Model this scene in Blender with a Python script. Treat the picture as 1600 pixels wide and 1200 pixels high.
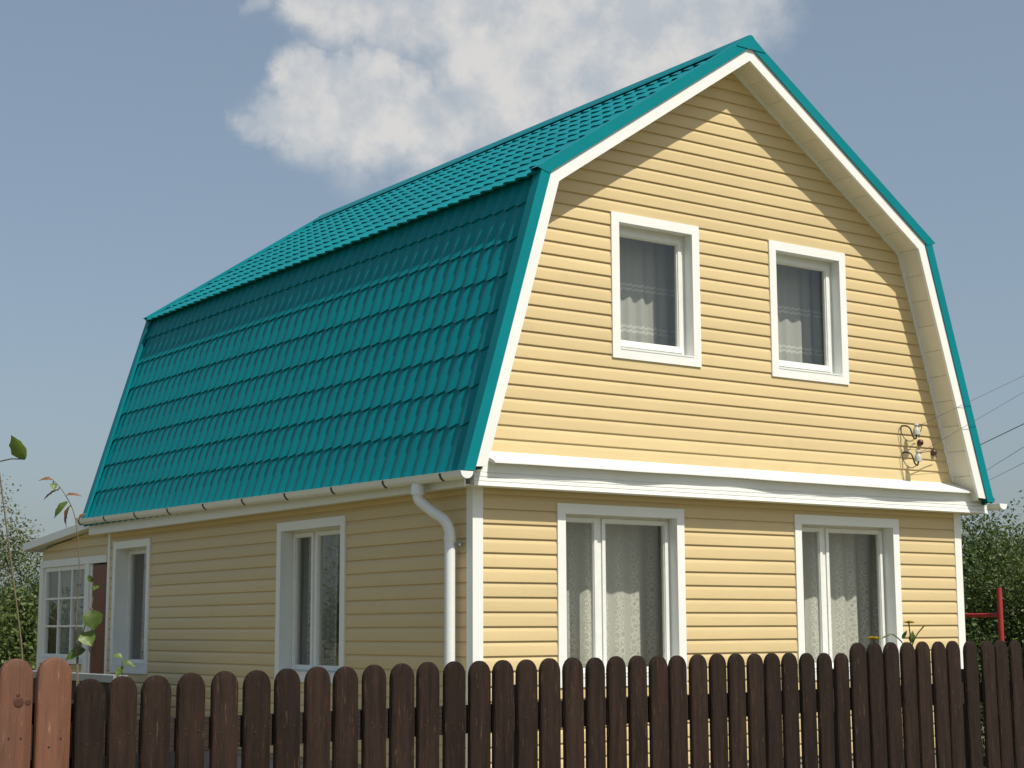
import bpy, bmesh, math, random
from mathutils import Vector, Matrix
from math import sin, cos, pi, sqrt, radians
for o in list(bpy.data.objects): bpy.data.objects.remove(o)
scene = bpy.context.scene
col = scene.collection

# ------------------------------------------------------------------ camera
CAM = Vector((-7.2507, -10.7559, 1.6)); YAW, PITCH, ROLL, FPX = 0.6168, 0.1468, -0.0043, 2586.3
fw = Vector((sin(YAW)*cos(PITCH), cos(YAW)*cos(PITCH), sin(PITCH)))
r0 = Vector((cos(YAW), -sin(YAW), 0)); u0 = r0.cross(fw)
rv = r0*cos(ROLL) + u0*sin(ROLL); uv_ = -r0*sin(ROLL) + u0*cos(ROLL)
cd = bpy.data.cameras.new('camera'); cam = bpy.data.objects.new('camera', cd); col.objects.link(cam)
cam.matrix_world = Matrix(((rv.x, uv_.x, -fw.x, CAM.x), (rv.y, uv_.y, -fw.y, CAM.y), (rv.z, uv_.z, -fw.z, CAM.z), (0, 0, 0, 1)))
cd.sensor_fit = 'HORIZONTAL'; cd.sensor_width = 36; cd.lens = 36*FPX/1600; cd.clip_start = 0.05; cd.clip_end = 3000
scene.camera = cam

# ------------------------------------------------------------------ sun, sky, exposure
SUN = Vector((0.057, -0.279, 0.41)).normalized()
SUN_EL = math.asin(SUN.z); SUN_ROT = math.atan2(SUN.x, SUN.y)
sl = bpy.data.lights.new('sun', 'SUN'); sl.energy = 5.0; sl.angle = radians(0.6); sl.color = (1.0, 0.94, 0.83)
so = bpy.data.objects.new('sun', sl); col.objects.link(so); so.rotation_euler = SUN.to_track_quat('Z', 'Y').to_euler()
so.location = (3, -20, 25)
world = bpy.data.worlds.new('World'); scene.world = world; world.use_nodes = True
wn = world.node_tree.nodes; wl = world.node_tree.links; wn.clear()
def N(nodes, typ, **kw):
    n = nodes.new(typ)
    for k, v in kw.items():
        if k == 'inp':
            for i, x in v.items(): n.inputs[i].default_value = x
        else: setattr(n, k, v)
    return n
sky = N(wn, 'ShaderNodeTexSky', sky_type='NISHITA', sun_disc=False, sun_elevation=SUN_EL, sun_rotation=SUN_ROT,
        altitude=150, air_density=1.0, dust_density=3.0, ozone_density=1.2)
tc = N(wn, 'ShaderNodeTexCoord')
def wmath(op, a, b=None, c=None, clamp=False):
    n = N(wn, 'ShaderNodeMath', operation=op, use_clamp=clamp)
    for i, x in enumerate((a, b, c)):
        if x is None: continue
        if isinstance(x, (int, float)): n.inputs[i].default_value = x
        else: wl.new(x, n.inputs[i])
    return n.outputs[0]
def wvec(op, a, b=None):
    n = N(wn, 'ShaderNodeVectorMath', operation=op)
    for i, x in enumerate((a, b)):
        if x is None: continue
        if isinstance(x, (tuple, Vector)): n.inputs[i].default_value = x
        else: wl.new(x, n.inputs[i])
    return n
D = wvec('NORMALIZE', tc.outputs['Generated']).outputs[0]
def fbm(vec, scale, detail=9, rough=0.56, off=(0, 0, 0)):
    n = N(wn, 'ShaderNodeTexNoise', inp={'Scale': scale, 'Detail': detail, 'Roughness': rough})
    v = wvec('ADD', vec, off).outputs[0]; wl.new(v, n.inputs['Vector']); return n.outputs['Fac']
# warped direction gives the clouds their cauliflower edges
warp = N(wn, 'ShaderNodeTexNoise', inp={'Scale': 26.0, 'Detail': 6.0, 'Roughness': 0.62}); wl.new(D, warp.inputs['Vector'])
wv = wvec('SCALE', wvec('SUBTRACT', warp.outputs['Color'], (0.5, 0.5, 0.5)).outputs[0]); wv.inputs['Scale'].default_value = 0.034
DW = wvec('ADD', D, wv.outputs[0]).outputs[0]
# cumulus bank: a few cloud heads (direction, angular radius)
def sky_dir(px, py):
    return (fw + rv*((px-800)/FPX) - uv_*((py-600)/FPX)).normalized()
HEADS = [(478, 128, .024, 1.0), (540, 125, .022, .9), (585, 120, .024, .95), (640, 135, .020, .85), (430, 178, .022, .85), (392, 196, .015, .7), (500, 185, .036, 1.0), (590, 185, .044, .95), (680, 195, .038, .8),
         (760, 180, .05, .7), (720, 10, .05, .9), (640, 5, .05, .75), (530, 5, .04, .72), (475, 12, .022, .7), (800, 70, .075, .82), (900, 50, .09, .82), (1010, 40, .085, .85), (1105, 20, .058, .85), (960, 140, .08, .72), (860, 150, .07, .72),
         (710, 240, .055, .55), (560, 232, .04, .5), (830, -120, .12, .75), (405, 0, .012, .5)]
dens = None
for (a, b, r, w) in HEADS:
    dst = wvec('DISTANCE', DW, tuple(sky_dir(a, b))).outputs['Value']
    m = N(wn, 'ShaderNodeMapRange', interpolation_type='SMOOTHSTEP', inp={'From Min': r*1.35, 'From Max': r*0.2, 'To Min': 0.0, 'To Max': w})
    wl.new(dst, m.inputs['Value']); m = m.outputs['Result']
    dens = m if dens is None else wmath('MAXIMUM', dens, m)
big = fbm(D, 3.1, 6, .5, (4.2, 1.3, 0.7))            # the same sort of cloud goes on all round the sky
bigm = N(wn, 'ShaderNodeMapRange', interpolation_type='SMOOTHSTEP', inp={'From Min': .57, 'From Max': .74, 'To Min': 0.0, 'To Max': .8})
wl.new(big, bigm.inputs['Value'])
dens = wmath('MAXIMUM', dens, bigm.outputs['Result'])
fine = fbm(D, 22, 10, .6, (1.7, 3.1, 0.2))
edge = wmath('ADD', wmath('MULTIPLY', dens, 0.95), wmath('MULTIPLY', wmath('SUBTRACT', fine, 0.5), wmath('MULTIPLY_ADD', dens, 0.55, 0.14)))
cm = N(wn, 'ShaderNodeMapRange', interpolation_type='SMOOTHSTEP', inp={'From Min': .14, 'From Max': .78, 'To Min': 0.0, 'To Max': .86})
wl.new(edge, cm.inputs['Value']); cloud = cm.outputs['Result']
# self-shading: thicker towards the sun side = brighter
up = Vector((0, 0, 1)); tosun = (SUN*.5 + up*.6).normalized()*0.022
f2 = fbm(D, 22, 10, .6, tuple(Vector((1.7, 3.1, 0.2)) + tosun))
shade = wmath('MULTIPLY_ADD', wmath('SUBTRACT', fine, f2), 3.0, 0.36, True)
shade = wmath('MULTIPLY_ADD', wmath('SUBTRACT', edge, 0.4), 0.55, shade, True)
cc = N(wn, 'ShaderNodeMix', data_type='RGBA'); wl.new(shade, cc.inputs['Factor'])
cc.inputs['A'].default_value = (4.0, 4.4, 4.85, 1); cc.inputs['B'].default_value = (6.35, 6.15, 5.9, 1)
# summer haze whitens the clear sky a little
hz = N(wn, 'ShaderNodeMix', data_type='RGBA'); hz.inputs['Factor'].default_value = 0.40
wl.new(sky.outputs[0], hz.inputs['A']); hz.inputs['B'].default_value = (2.8, 3.4, 3.8, 1)
mx = N(wn, 'ShaderNodeMix', data_type='RGBA'); wl.new(cloud, mx.inputs['Factor'])
wl.new(hz.outputs['Result'], mx.inputs['A']); wl.new(cc.outputs['Result'], mx.inputs['B'])
bg = N(wn, 'ShaderNodeBackground', inp={'Strength': 0.118}); wl.new(mx.outputs['Result'], bg.inputs['Color'])
wo = N(wn, 'ShaderNodeOutputWorld'); wl.new(bg.outputs[0], wo.inputs['Surface'])
vs = scene.view_settings; vs.view_transform = 'Standard'; vs.look = 'None'; vs.exposure = 0.0; vs.gamma = 1.0; vs.use_curve_mapping = False

# ------------------------------------------------------------------ materials
MATS = {}
def mat(name, base, rough=.5, var=.06, scale=6., stretch=(1, 1, 1), bump=0., bscale=60., spec=.5, metal=0., rnd=0., dirt=None, coat=0., edit=None):
    m = bpy.data.materials.new(name); m.use_nodes = True; nt = m.node_tree; n, l = nt.nodes, nt.links
    b = n['Principled BSDF']; b.inputs['Roughness'].default_value = rough; b.inputs['Specular IOR Level'].default_value = spec
    b.inputs['Metallic'].default_value = metal; b.inputs['Coat Weight'].default_value = coat
    t = n.new('ShaderNodeTexCoord'); mp = n.new('ShaderNodeMapping'); mp.inputs['Scale'].default_value = stretch
    oi = n.new('ShaderNodeObjectInfo')
    ad = N(n, 'ShaderNodeVectorMath', operation='ADD'); l.new(t.outputs['Object'], ad.inputs[0])
    sc = N(n, 'ShaderNodeVectorMath', operation='SCALE'); sc.inputs[0].default_value = (13.1, 7.7, 5.3); l.new(oi.outputs['Random'], sc.inputs['Scale'])
    l.new(sc.outputs[0], ad.inputs[1]); l.new(ad.outputs[0], mp.inputs['Vector'])
    nz = N(n, 'ShaderNodeTexNoise', inp={'Scale': scale, 'Detail': 6., 'Roughness': .6}); l.new(mp.outputs[0], nz.inputs['Vector'])
    mr = N(n, 'ShaderNodeMapRange', inp={'From Min': .25, 'From Max': .75, 'To Min': 1-var, 'To Max': 1+var}); l.new(nz.outputs['Fac'], mr.inputs['Value'])
    vr = N(n, 'ShaderNodeMapRange', inp={'To Min': 1-rnd, 'To Max': 1+rnd}); l.new(oi.outputs['Random'], vr.inputs['Value'])
    mm = N(n, 'ShaderNodeMath', operation='MULTIPLY'); l.new(mr.outputs[0], mm.inputs[0]); l.new(vr.outputs[0], mm.inputs[1])
    sv = N(n, 'ShaderNodeVectorMath', operation='SCALE'); sv.inputs[0].default_value = base[:3]; l.new(mm.outputs[0], sv.inputs['Scale'])
    out = sv.outputs[0]
    if dirt:                                         # (colour, scale, threshold, amount, stretch): blotches with a shape of their own
        dc, ds, dt, da, dst = dirt
        mp2 = n.new('ShaderNodeMapping'); mp2.inputs['Scale'].default_value = dst; l.new(ad.outputs[0], mp2.inputs['Vector'])
        d = N(n, 'ShaderNodeTexNoise', inp={'Scale': ds, 'Detail': 8., 'Roughness': .65}); l.new(mp2.outputs[0], d.inputs['Vector'])
        dm = N(n, 'ShaderNodeMapRange', inp={'From Min': dt, 'From Max': dt+.12, 'To Min': 0., 'To Max': da}); l.new(d.outputs['Fac'], dm.inputs['Value'])
        mixn = N(n, 'ShaderNodeMix', data_type='RGBA'); l.new(dm.outputs[0], mixn.inputs['Factor']); l.new(out, mixn.inputs['A']); mixn.inputs['B'].default_value = (*dc, 1)
        out = mixn.outputs['Result']
    l.new(out, b.inputs['Base Color'])
    rr = N(n, 'ShaderNodeMapRange', inp={'To Min': max(.02, rough-.12), 'To Max': min(1, rough+.12)}); l.new(nz.outputs['Fac'], rr.inputs['Value']); l.new(rr.outputs[0], b.inputs['Roughness'])
    if bump:
        bz = N(n, 'ShaderNodeTexNoise', inp={'Scale': bscale, 'Detail': 4.}); l.new(mp.outputs[0], bz.inputs['Vector'])
        bp = N(n, 'ShaderNodeBump', inp={'Strength': bump, 'Distance': .01}); l.new(bz.outputs['Fac'], bp.inputs['Height']); l.new(bp.outputs[0], b.inputs['Normal'])
    if edit: edit(nt, b, out)
    MATS[name] = m; return m
def translucent(amount):
    def f(nt, b, out):
        n, l = nt.nodes, nt.links
        tr = n.new('ShaderNodeBsdfTranslucent'); l.new(out, tr.inputs['Color'])
        ms = n.new('ShaderNodeMixShader'); ms.inputs[0].default_value = amount
        l.new(b.outputs[0], ms.inputs[1]); l.new(tr.outputs[0], ms.inputs[2]); l.new(ms.outputs[0], n['Material Output'].inputs['Surface'])
    return f
mat('siding', (.590, .466, .246), .42, .05, 1.1, (1, 1, 3), bump=.12, bscale=3.5, rnd=.04, dirt=((.42, .33, .19), 2.2, .60, .22, (1, 1, .35)), spec=.4)
mat('white_vinyl', (.76, .78, .75), .4, .03, 3, bump=.04, bscale=8, spec=.45)
mat('white_paint', (.74, .755, .72), .45, .06, 12, dirt=((.45, .42, .36), 14, .63, .5, (1, 1, .4)), bump=.08, bscale=50)
mat('soffit_cream', (.70, .68, .58), .45, .03, 4, rnd=.03)
mat('teal_metal', (.0, .186, .216), .45, .10, 1.3, bump=.05, bscale=14, spec=.14, dirt=((.010, .188, .208), 3, .58, .3, (1, 1, 1)))
mat('zinc_grey', (.30, .33, .35), .45, .1, 6, metal=.3)
mat('dark_metal', (.035, .03, .028), .55, .1, 20)
mat('pipe_white', (.74, .77, .76), .3, .03, 3, spec=.5)
mat('fence_brown', (.0205, .0118, .0084), .78, .55, 9, (5, 5, .45), bump=.8, bscale=26, rnd=.26, spec=.16, dirt=((.10, .070, .042), 30, .60, .75, (3.6, 3.6, .45)))
mat('fence_orange', (.122, .047, .023), .7, .34, 7, (6, 6, .5), bump=.45, bscale=24, rnd=.14, dirt=((.42, .24, .14), 26, .62, .6, (3, 3, .4)))
mat('nail_rust', (.022, .014, .011), .8, .3, 60)
mat('knot_brown', (.06, .018, .008), .6, .3, 30)
mat('rail_brown', (.018, .011, .008), .7, .2, 9, (.6, 5, 5), bump=.3, bscale=30)
mat('door_brown', (.15, .042, .014), .45, .25, 8, (4, 4, .5), bump=.15, bscale=20)
mat('porcelain', (.45, .46, .41), .25, .05, 20, spec=.7)
mat('bushing_red', (.055, .012, .010), .4, .1, 20)
mat('wire_black', (.03, .03, .032), .6, .05, 20)
mat('red_paint', (.33, .025, .03), .42, .14, 14, dirt=((.16, .05, .03), 20, .6, .5, (1, 1, 1)))
mat('brick_base', (.30, .27, .24), .85, .15, 8, bump=.4, bscale=30)
mat('room_wall', (.30, .25, .18), .8, .08, 2)
mat('room_floor', (.16, .09, .05), .5, .2, 4)
mat('bark', (.075, .055, .04), .9, .3, 12, (4, 4, .6), bump=.7, bscale=20)
mat('bark_young', (.17, .13, .075), .8, .25, 20)
mat('leaf_dark', (.060, .095, .024), .5, .55, 3.2, rnd=.1, edit=translucent(.28))
mat('leaf_mid', (.100, .142, .034), .5, .55, 3.2, rnd=.1, edit=translucent(.32))
mat('leaf_olive', (.150, .165, .065), .55, .55, 3.2, rnd=.1, edit=translucent(.32))
mat('leaf_vine', (.105, .165, .028), .45, .3, 14, rnd=.25, edit=translucent(.38))
mat('leaf_red', (.20, .095, .05), .5, .35, 20, rnd=.25, edit=translucent(.35))
mat('petal_yellow', (.62, .46, .03), .5, .15, 20, edit=translucent(.3))
mat('plastic_green', (.02, .33, .16), .4, .1, 5)

# ground: patchy grass and soil
def ground_mat():
    m = mat('ground', (.125, .12, .052), .9, .35, .7, bump=.8, bscale=5, dirt=((.235, .185, .12), .35, .48, .85, (1, 1, 1)))
    return m
ground_mat()
# window glass: thin pane, mirror-like at a slant and clear straight on
g = bpy.data.materials.new('glass'); g.use_nodes = True; gn, gl = g.node_tree.nodes, g.node_tree.links; gn.remove(gn['Principled BSDF'])
fr = N(gn, 'ShaderNodeLayerWeight', inp={'Blend': .5}); fp = N(gn, 'ShaderNodeMath', operation='POWER', inp={1: 4.2}); gl.new(fr.outputs['Facing'], fp.inputs[0])
fm = N(gn, 'ShaderNodeMath', operation='MULTIPLY_ADD', use_clamp=True, inp={1: .9, 2: .085}); gl.new(fp.outputs[0], fm.inputs[0])   # same from both sides: a thin double pane
tr = N(gn, 'ShaderNodeBsdfTransparent', inp={'Color': (.93, .95, .93, 1)}); gs = N(gn, 'ShaderNodeBsdfGlossy', inp={'Roughness': .015, 'Color': (.95, .97, .97, 1)})
nzg = N(gn, 'ShaderNodeTexNoise', inp={'Scale': 2.2, 'Detail': 1.}); tg = gn.new('ShaderNodeTexCoord'); gl.new(tg.outputs['Object'], nzg.inputs['Vector'])
bg_ = N(gn, 'ShaderNodeBump', inp={'Strength': .05, 'Distance': .02}); gl.new(nzg.outputs['Fac'], bg_.inputs['Height']); gl.new(bg_.outputs[0], gs.inputs['Normal'])
gm = gn.new('ShaderNodeMixShader'); gl.new(fm.outputs[0], gm.inputs[0]); gl.new(tr.outputs[0], gm.inputs[1]); gl.new(gs.outputs[0], gm.inputs[2])
gl.new(gm.outputs[0], gn['Material Output'].inputs['Surface']); MATS['glass'] = g
# lace curtain: woven net with denser flower sprigs and borders
def lace(name, colr, openness, kind):
    m = bpy.data.materials.new(name); m.use_nodes = True; n, l = m.node_tree.nodes, m.node_tree.links; n.remove(n['Principled BSDF'])
    t = n.new('ShaderNodeTexCoord'); sx = n.new('ShaderNodeSeparateXYZ'); l.new(t.outputs['UV'], sx.inputs[0])
    if kind == 'sprig':
        vo = N(n, 'ShaderNodeTexVoronoi', inp={'Scale': 1.0, 'Randomness': .35}); mp = n.new('ShaderNodeMapping'); mp.inputs['Scale'].default_value = (15, 25, 1)
        l.new(t.outputs['UV'], mp.inputs['Vector']); l.new(mp.outputs[0], vo.inputs['Vector'])
        ring = N(n, 'ShaderNodeMath', operation='PINGPONG', inp={1: .17}); l.new(vo.outputs['Distance'], ring.inputs[0])
        pat = N(n, 'ShaderNodeMapRange', inp={'From Min': .05, 'From Max': .15, 'To Min': -.12, 'To Max': .5}); l.new(ring.outputs[0], pat.inputs['Value'])
        nz = N(n, 'ShaderNodeTexNoise', inp={'Scale': 34., 'Detail': 4.}); l.new(t.outputs['UV'], nz.inputs['Vector'])
        nm = N(n, 'ShaderNodeMapRange', inp={'From Min': .42, 'From Max': .62, 'To Min': -.05, 'To Max': .3}); l.new(nz.outputs['Fac'], nm.inputs['Value'])
        a = N(n, 'ShaderNodeMath', operation='ADD'); l.new(pat.outputs[0], a.inputs[0]); l.new(nm.outputs[0], a.inputs[1])
        # sprigs get denser towards the hem
        hm = N(n, 'ShaderNodeMapRange', inp={'From Min': .15, 'From Max': .85, 'To Min': 1.0, 'To Max': .25}); l.new(sx.outputs['Y'], hm.inputs['Value'])
        st = N(n, 'ShaderNodeMath', operation='PINGPONG', inp={1: .085}); l.new(sx.outputs['X'], st.inputs[0])
        sm = N(n, 'ShaderNodeMapRange', inp={'From Min': .02, 'From Max': .06, 'To Min': 1.0, 'To Max': .12}); l.new(st.outputs[0], sm.inputs['Value'])
        hs = N(n, 'ShaderNodeMath', operation='MULTIPLY'); l.new(hm.outputs[0], hs.inputs[0]); l.new(sm.outputs[0], hs.inputs[1])
        pa = N(n, 'ShaderNodeMath', operation='MULTIPLY'); l.new(a.outputs[0], pa.inputs[0]); l.new(hs.outputs[0], pa.inputs[1])
    else:                                             # bands of zigzag lace across the width
        zz = N(n, 'ShaderNodeMath', operation='PINGPONG', inp={1: .035}); l.new(sx.outputs['X'], zz.inputs[0])
        s = N(n, 'ShaderNodeMath', operation='MULTIPLY_ADD', inp={1: .35}); l.new(zz.outputs[0], s.inputs[0]); l.new(sx.outputs['Y'], s.inputs[2])
        acc = None
        for c0 in (.285, .318, .590, .622):
            d = N(n, 'ShaderNodeMath', operation='COMPARE', inp={1: c0, 2: .0095}); l.new(s.outputs[0], d.inputs[0])
            if acc is None: acc = d.outputs[0]
            else:
                mxn = N(n, 'ShaderNodeMath', operation='MAXIMUM'); l.new(acc, mxn.inputs[0]); l.new(d.outputs[0], mxn.inputs[1]); acc = mxn.outputs[0]
        pa = N(n, 'ShaderNodeMath', operation='MULTIPLY', inp={1: .5}); l.new(acc, pa.inputs[0])
    ad = N(n, 'ShaderNodeMath', operation='ADD', use_clamp=True, inp={1: 1-openness}); l.new(pa.outputs[0], ad.inputs[0])
    df = N(n, 'ShaderNodeBsdfDiffuse', inp={'Color': (*colr, 1)}); tl = N(n, 'ShaderNodeBsdfTranslucent', inp={'Color': (*colr, 1)})
    cl = N(n, 'ShaderNodeMixShader', inp={0: .35}); l.new(df.outputs[0], cl.inputs[1]); l.new(tl.outputs[0], cl.inputs[2])
    tp = n.new('ShaderNodeBsdfTransparent'); ms = n.new('ShaderNodeMixShader')
    l.new(ad.outputs[0], ms.inputs[0]); l.new(tp.outputs[0], ms.inputs[1]); l.new(cl.outputs[0], ms.inputs[2]); l.new(ms.outputs[0], n['Material Output'].inputs['Surface'])
    MATS[name] = m
lace('lace_sprig', (.88, .87, .78), .24, 'sprig')
lace('lace_band', (.84, .84, .77), .30, 'band')
lace('net_plain', (.66, .68, .66), .4, 'sprig')

# ------------------------------------------------------------------ mesh helpers
class G:
    def __init__(s): s.v = []; s.f = []
    def poly(s, pts):
        b = len(s.v); s.v += [tuple(p) for p in pts]; s.f.append(tuple(range(b, b+len(pts)))); return b
    def box(s, a, b, M=None):
        (x0, y0, z0), (x1, y1, z1) = a, b
        c = [(x0, y0, z0), (x1, y0, z0), (x1, y1, z0), (x0, y1, z0), (x0, y0, z1), (x1, y0, z1), (x1, y1, z1), (x0, y1, z1)]
        if M: c = [M(*p) for p in c]
        k = len(s.v); s.v += [tuple(p) for p in c]
        s.f += [tuple(k+i for i in q) for q in ((0, 3, 2, 1), (4, 5, 6, 7), (0, 1, 5, 4), (1, 2, 6, 5), (2, 3, 7, 6), (3, 0, 4, 7))]; return s
    def prism(s, pts, d):                              # polygon pts extruded by vector d
        n = len(pts); k = len(s.v); d = Vector(d)
        s.v += [tuple(Vector(p)) for p in pts] + [tuple(Vector(p)+d) for p in pts]
        s.f += [tuple(range(k+n-1, k-1, -1)), tuple(range(k+n, k+2*n))] + [(k+i, k+(i+1) % n, k+n+(i+1) % n, k+n+i) for i in range(n)]; return s
    def strip(s, rows, close=False):                   # grid of points
        k = len(s.v); m = len(rows[0])
        for r in rows: s.v += [tuple(p) for p in r]
        for i in range(len(rows)-1):
            for j in range(m-1 if not close else m):
                a, b = k+i*m+j, k+i*m+(j+1) % m; s.f.append((a, b, b+m, a+m))
        return s
    def tube(s, path, rad, n=10, cap=True):
        P = [Vector(p) for p in path]; R = rad if isinstance(rad, (list, tuple)) else [rad]*len(P)
        t = (P[1]-P[0]).normalized(); a = t.orthogonal().normalized(); rows = []
        for i, p in enumerate(P):
            t = (P[min(i+1, len(P)-1)]-P[max(i-1, 0)]).normalized(); a = (a-t*a.dot(t)).normalized(); b = t.cross(a)
            rows.append([p+(a*cos(2*pi*j/n)+b*sin(2*pi*j/n))*R[i] for j in range(n)])
        k = len(s.v); s.strip(rows, True)
        if cap: s.f.append(tuple(range(k+n-1, k-1, -1))); e = k+(len(P)-1)*n; s.f.append(tuple(range(e, e+n)))
        return s
    def lathe(s, prof, o, ax=(0, 0, 1), n=14):
        ax = Vector(ax).normalized(); a = ax.orthogonal().normalized(); b = ax.cross(a); o = Vector(o)
        rows = [[o+ax*h+(a*cos(2*pi*j/n)+b*sin(2*pi*j/n))*max(r, 1e-4) for j in range(n)] for r, h in prof]
        s.strip(rows, True); return s
def mesh(name, g, material, smooth=False, angle=None, recalc=True):
    me = bpy.data.meshes.new(name); me.from_pydata(g.v, [], g.f)
    if recalc:
        bm = bmesh.new(); bm.from_mesh(me); bmesh.ops.recalc_face_normals(bm, faces=bm.faces); bm.to_mesh(me); bm.free()
    if material: me.materials.append(MATS[material])
    if smooth:
        me.polygons.foreach_set('use_smooth', [True]*len(me.polygons))
        if angle: me.set_sharp_from_angle(angle=radians(angle))
    me.update(); return me
def obj(name, g, material, parent=None, smooth=False, angle=None, recalc=True, **props):
    me = g if isinstance(g, bpy.types.Mesh) else mesh(name, g, material, smooth, angle, recalc)
    o = bpy.data.objects.new(name, me); col.objects.link(o); o.parent = parent
    for k, v in props.items(): o[k] = v
    return o
def empty(name, label, category, group=None, loc=(0, 0, 0)):
    o = bpy.data.objects.new(name, None); col.objects.link(o); o.location = loc; o.empty_display_size = .2
    o['label'] = label; o['category'] = category
    if group: o['group'] = group
    return o
def smooth_path(pts, n=6):
    P = [Vector(p) for p in pts]; out = []
    for i in range(len(P)-1):
        p0, p1, p2, p3 = P[max(i-1, 0)], P[i], P[i+1], P[min(i+2, len(P)-1)]
        for j in range(n):
            t = j/n; out.append(.5*((2*p1)+(p2-p0)*t+(2*p0-5*p1+4*p2-p3)*t*t+(3*p1-p0-3*p2+p3)*t**3))
    out.append(P[-1]); return out

# ------------------------------------------------------------------ ground
gg = G(); n = 60; R = 900.
def gz(x, y): return 0.0 if abs(x) < 60 and abs(y) < 60 else 0.0
rows = []
for i in range(n+1):
    a = (i/n*2-1); x = R*a*abs(a)
    rows.append([(x, R*(j/n*2-1)*abs(j/n*2-1), 0) for j in range(n+1)])
gg.strip(rows); obj('ground', gg, 'ground', kind='structure')

# ------------------------------------------------------------------ the house
W, L, MID = 5.735, 7.45, 2.83
house = empty('house', 'two storey cream siding house with teal gambrel tile roof behind the fence', 'house')
F = lambda s, d, z: (s, d, z)                          # front wall frame: s along x, d inwards
S = lambda s, d, z: (d, s, z)                          # left wall frame: s along y, d inwards
PROF = [(0, .0015), (0, -.0125), (.004, -.0145), (.070, -.0125), (.084, -.010), (.100, -.003), (.1135, .0)]   # Dutch lap: lip, flat face, cove
def segs(s0, s1, holes, za, zb):
    out = [(s0, s1)]
    for (h0, h1, z0, z1) in holes:
        if zb <= z0+.02 or za >= z1-.02: continue
        nx = []
        for a, b in out:
            if h1 <= a or h0 >= b: nx.append((a, b)); continue
            if h0 > a: nx.append((a, h0))
            if h1 < b: nx.append((h1, b))
        out = nx
    return out
def clipped(z0, z1, pitch, lims, holes, M, parent, rnd):
    z = z0; k = pitch/.1135
    def piece(a, b, lo, hi):
        l0, l1 = lims((lo+hi)/2)
        if min(b, l1)-max(a, l0) < .01 or hi-lo < .004: return
        def dep(h):
            for (h0, d0), (h1, d1) in zip(PROF[1:], PROF[2:]):
                if h <= h1: return d0+(d1-d0)*max(0, h-h0)/(h1-h0)
            return 0.
        hs = [(lo, .0015), (lo, dep((lo-z)/k))]+[(z+h*k, d) for h, d in PROF if lo+.001 < z+h*k < hi-.001]+[(hi, dep((hi-z)/k))]
        g = G(); rows = [[], []]
        for zz, d in hs:
            l0, l1 = lims(zz); sa, sb = max(a, l0), min(b, l1)
            if sa > sb: sa = sb = (sa+sb)/2
            rows[0].append(M(sa, d, zz)); rows[1].append(M(sb, d, zz))
        g.strip(rows); obj('siding_board', g, 'siding', parent, smooth=True, angle=25)
    while z < z1-.01:
        top = min(z+pitch, z1)
        for a, b in segs(-99, 99, holes, z, top): piece(a, b, z, top)
        for h0, h1, q0, q1 in holes:                     # slivers above and below an opening
            if top <= q0+.02 or z >= q1-.02: continue
            if z < q0: piece(h0, h1, z, q0)
            if top > q1: piece(h0, h1, q1, top)
        z += pitch
def core(z0, z1, lims, holes, M, d0, d1, step=.1):
    g = G(); zs = sorted(set([z0, z1]+[h[2] for h in holes if z0 < h[2] < z1]+[h[3] for h in holes if z0 < h[3] < z1]+[z0+step*i for i in range(1, int((z1-z0)/step)+1) if z0+step*i < z1]))
    for za, zb in zip(zs, zs[1:]):
        for a, b in segs(-99, 99, [(h0, h1, q0-.03, q1+.03) for h0, h1, q0, q1 in holes if q0-1e-6 <= za and zb <= q1+1e-6], za, zb):
            pts = []
            for zz in (za, zb):
                l0, l1 = lims(zz); pts.append((max(a, l0), min(b, l1), zz))
            if pts[0][1]-pts[0][0] < .005: continue
            c = [M(pts[0][0], d0, za), M(pts[0][1], d0, za), M(pts[1][1], d0, zb), M(pts[1][0], d0, zb)]
            e = [M(pts[0][0], d1, za), M(pts[0][1], d1, za), M(pts[1][1], d1, zb), M(pts[1][0], d1, zb)]
            k = len(g.v); g.v += c+e
            g.f += [(k, k+1, k+2, k+3), (k+7, k+6, k+5, k+4), (k, k+4, k+5, k+1), (k+1, k+5, k+6, k+2), (k+2, k+6, k+7, k+3), (k+3, k+7, k+4, k)]
    return g
# gambrel cross-section (outer edge of the white bargeboard)
E0, K0, R0 = Vector((-.18, 0, 2.843)), Vector((.56, 0, 5.286)), Vector((MID, 0, 6.81))
def offset(d):                                         # the section moved inwards by d (outwards if negative): eave, knee, ridge
    u1 = (K0-E0).normalized(); u2 = (R0-K0).normalized(); n1 = Vector((u1.z, 0, -u1.x)); n2 = Vector((u2.z, 0, -u2.x))
    e = E0+n1*d
    a, b = E0+n1*d, K0+n2*d; den = u1.x*u2.z-u1.z*u2.x; w = b-a; t = (w.x*u2.z-w.z*u2.x)/den; k = a+u1*t
    t = (MID-b.x)/u2.x; r = b+u2*t
    return e, k, r
mir = lambda p: Vector((2*MID-p.x, p.y, p.z))
def gable_lims(off):
    e, k, r = offset(off)
    def f(z):
        if z <= k.z: x = e.x+(k.x-e.x)*(z-e.z)/(k.z-e.z)
        else: x = k.x+(r.x-k.x)*(z-k.z)/(r.z-k.z)
        x = min(x, MID); return x, 2*MID-x
    return f
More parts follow.
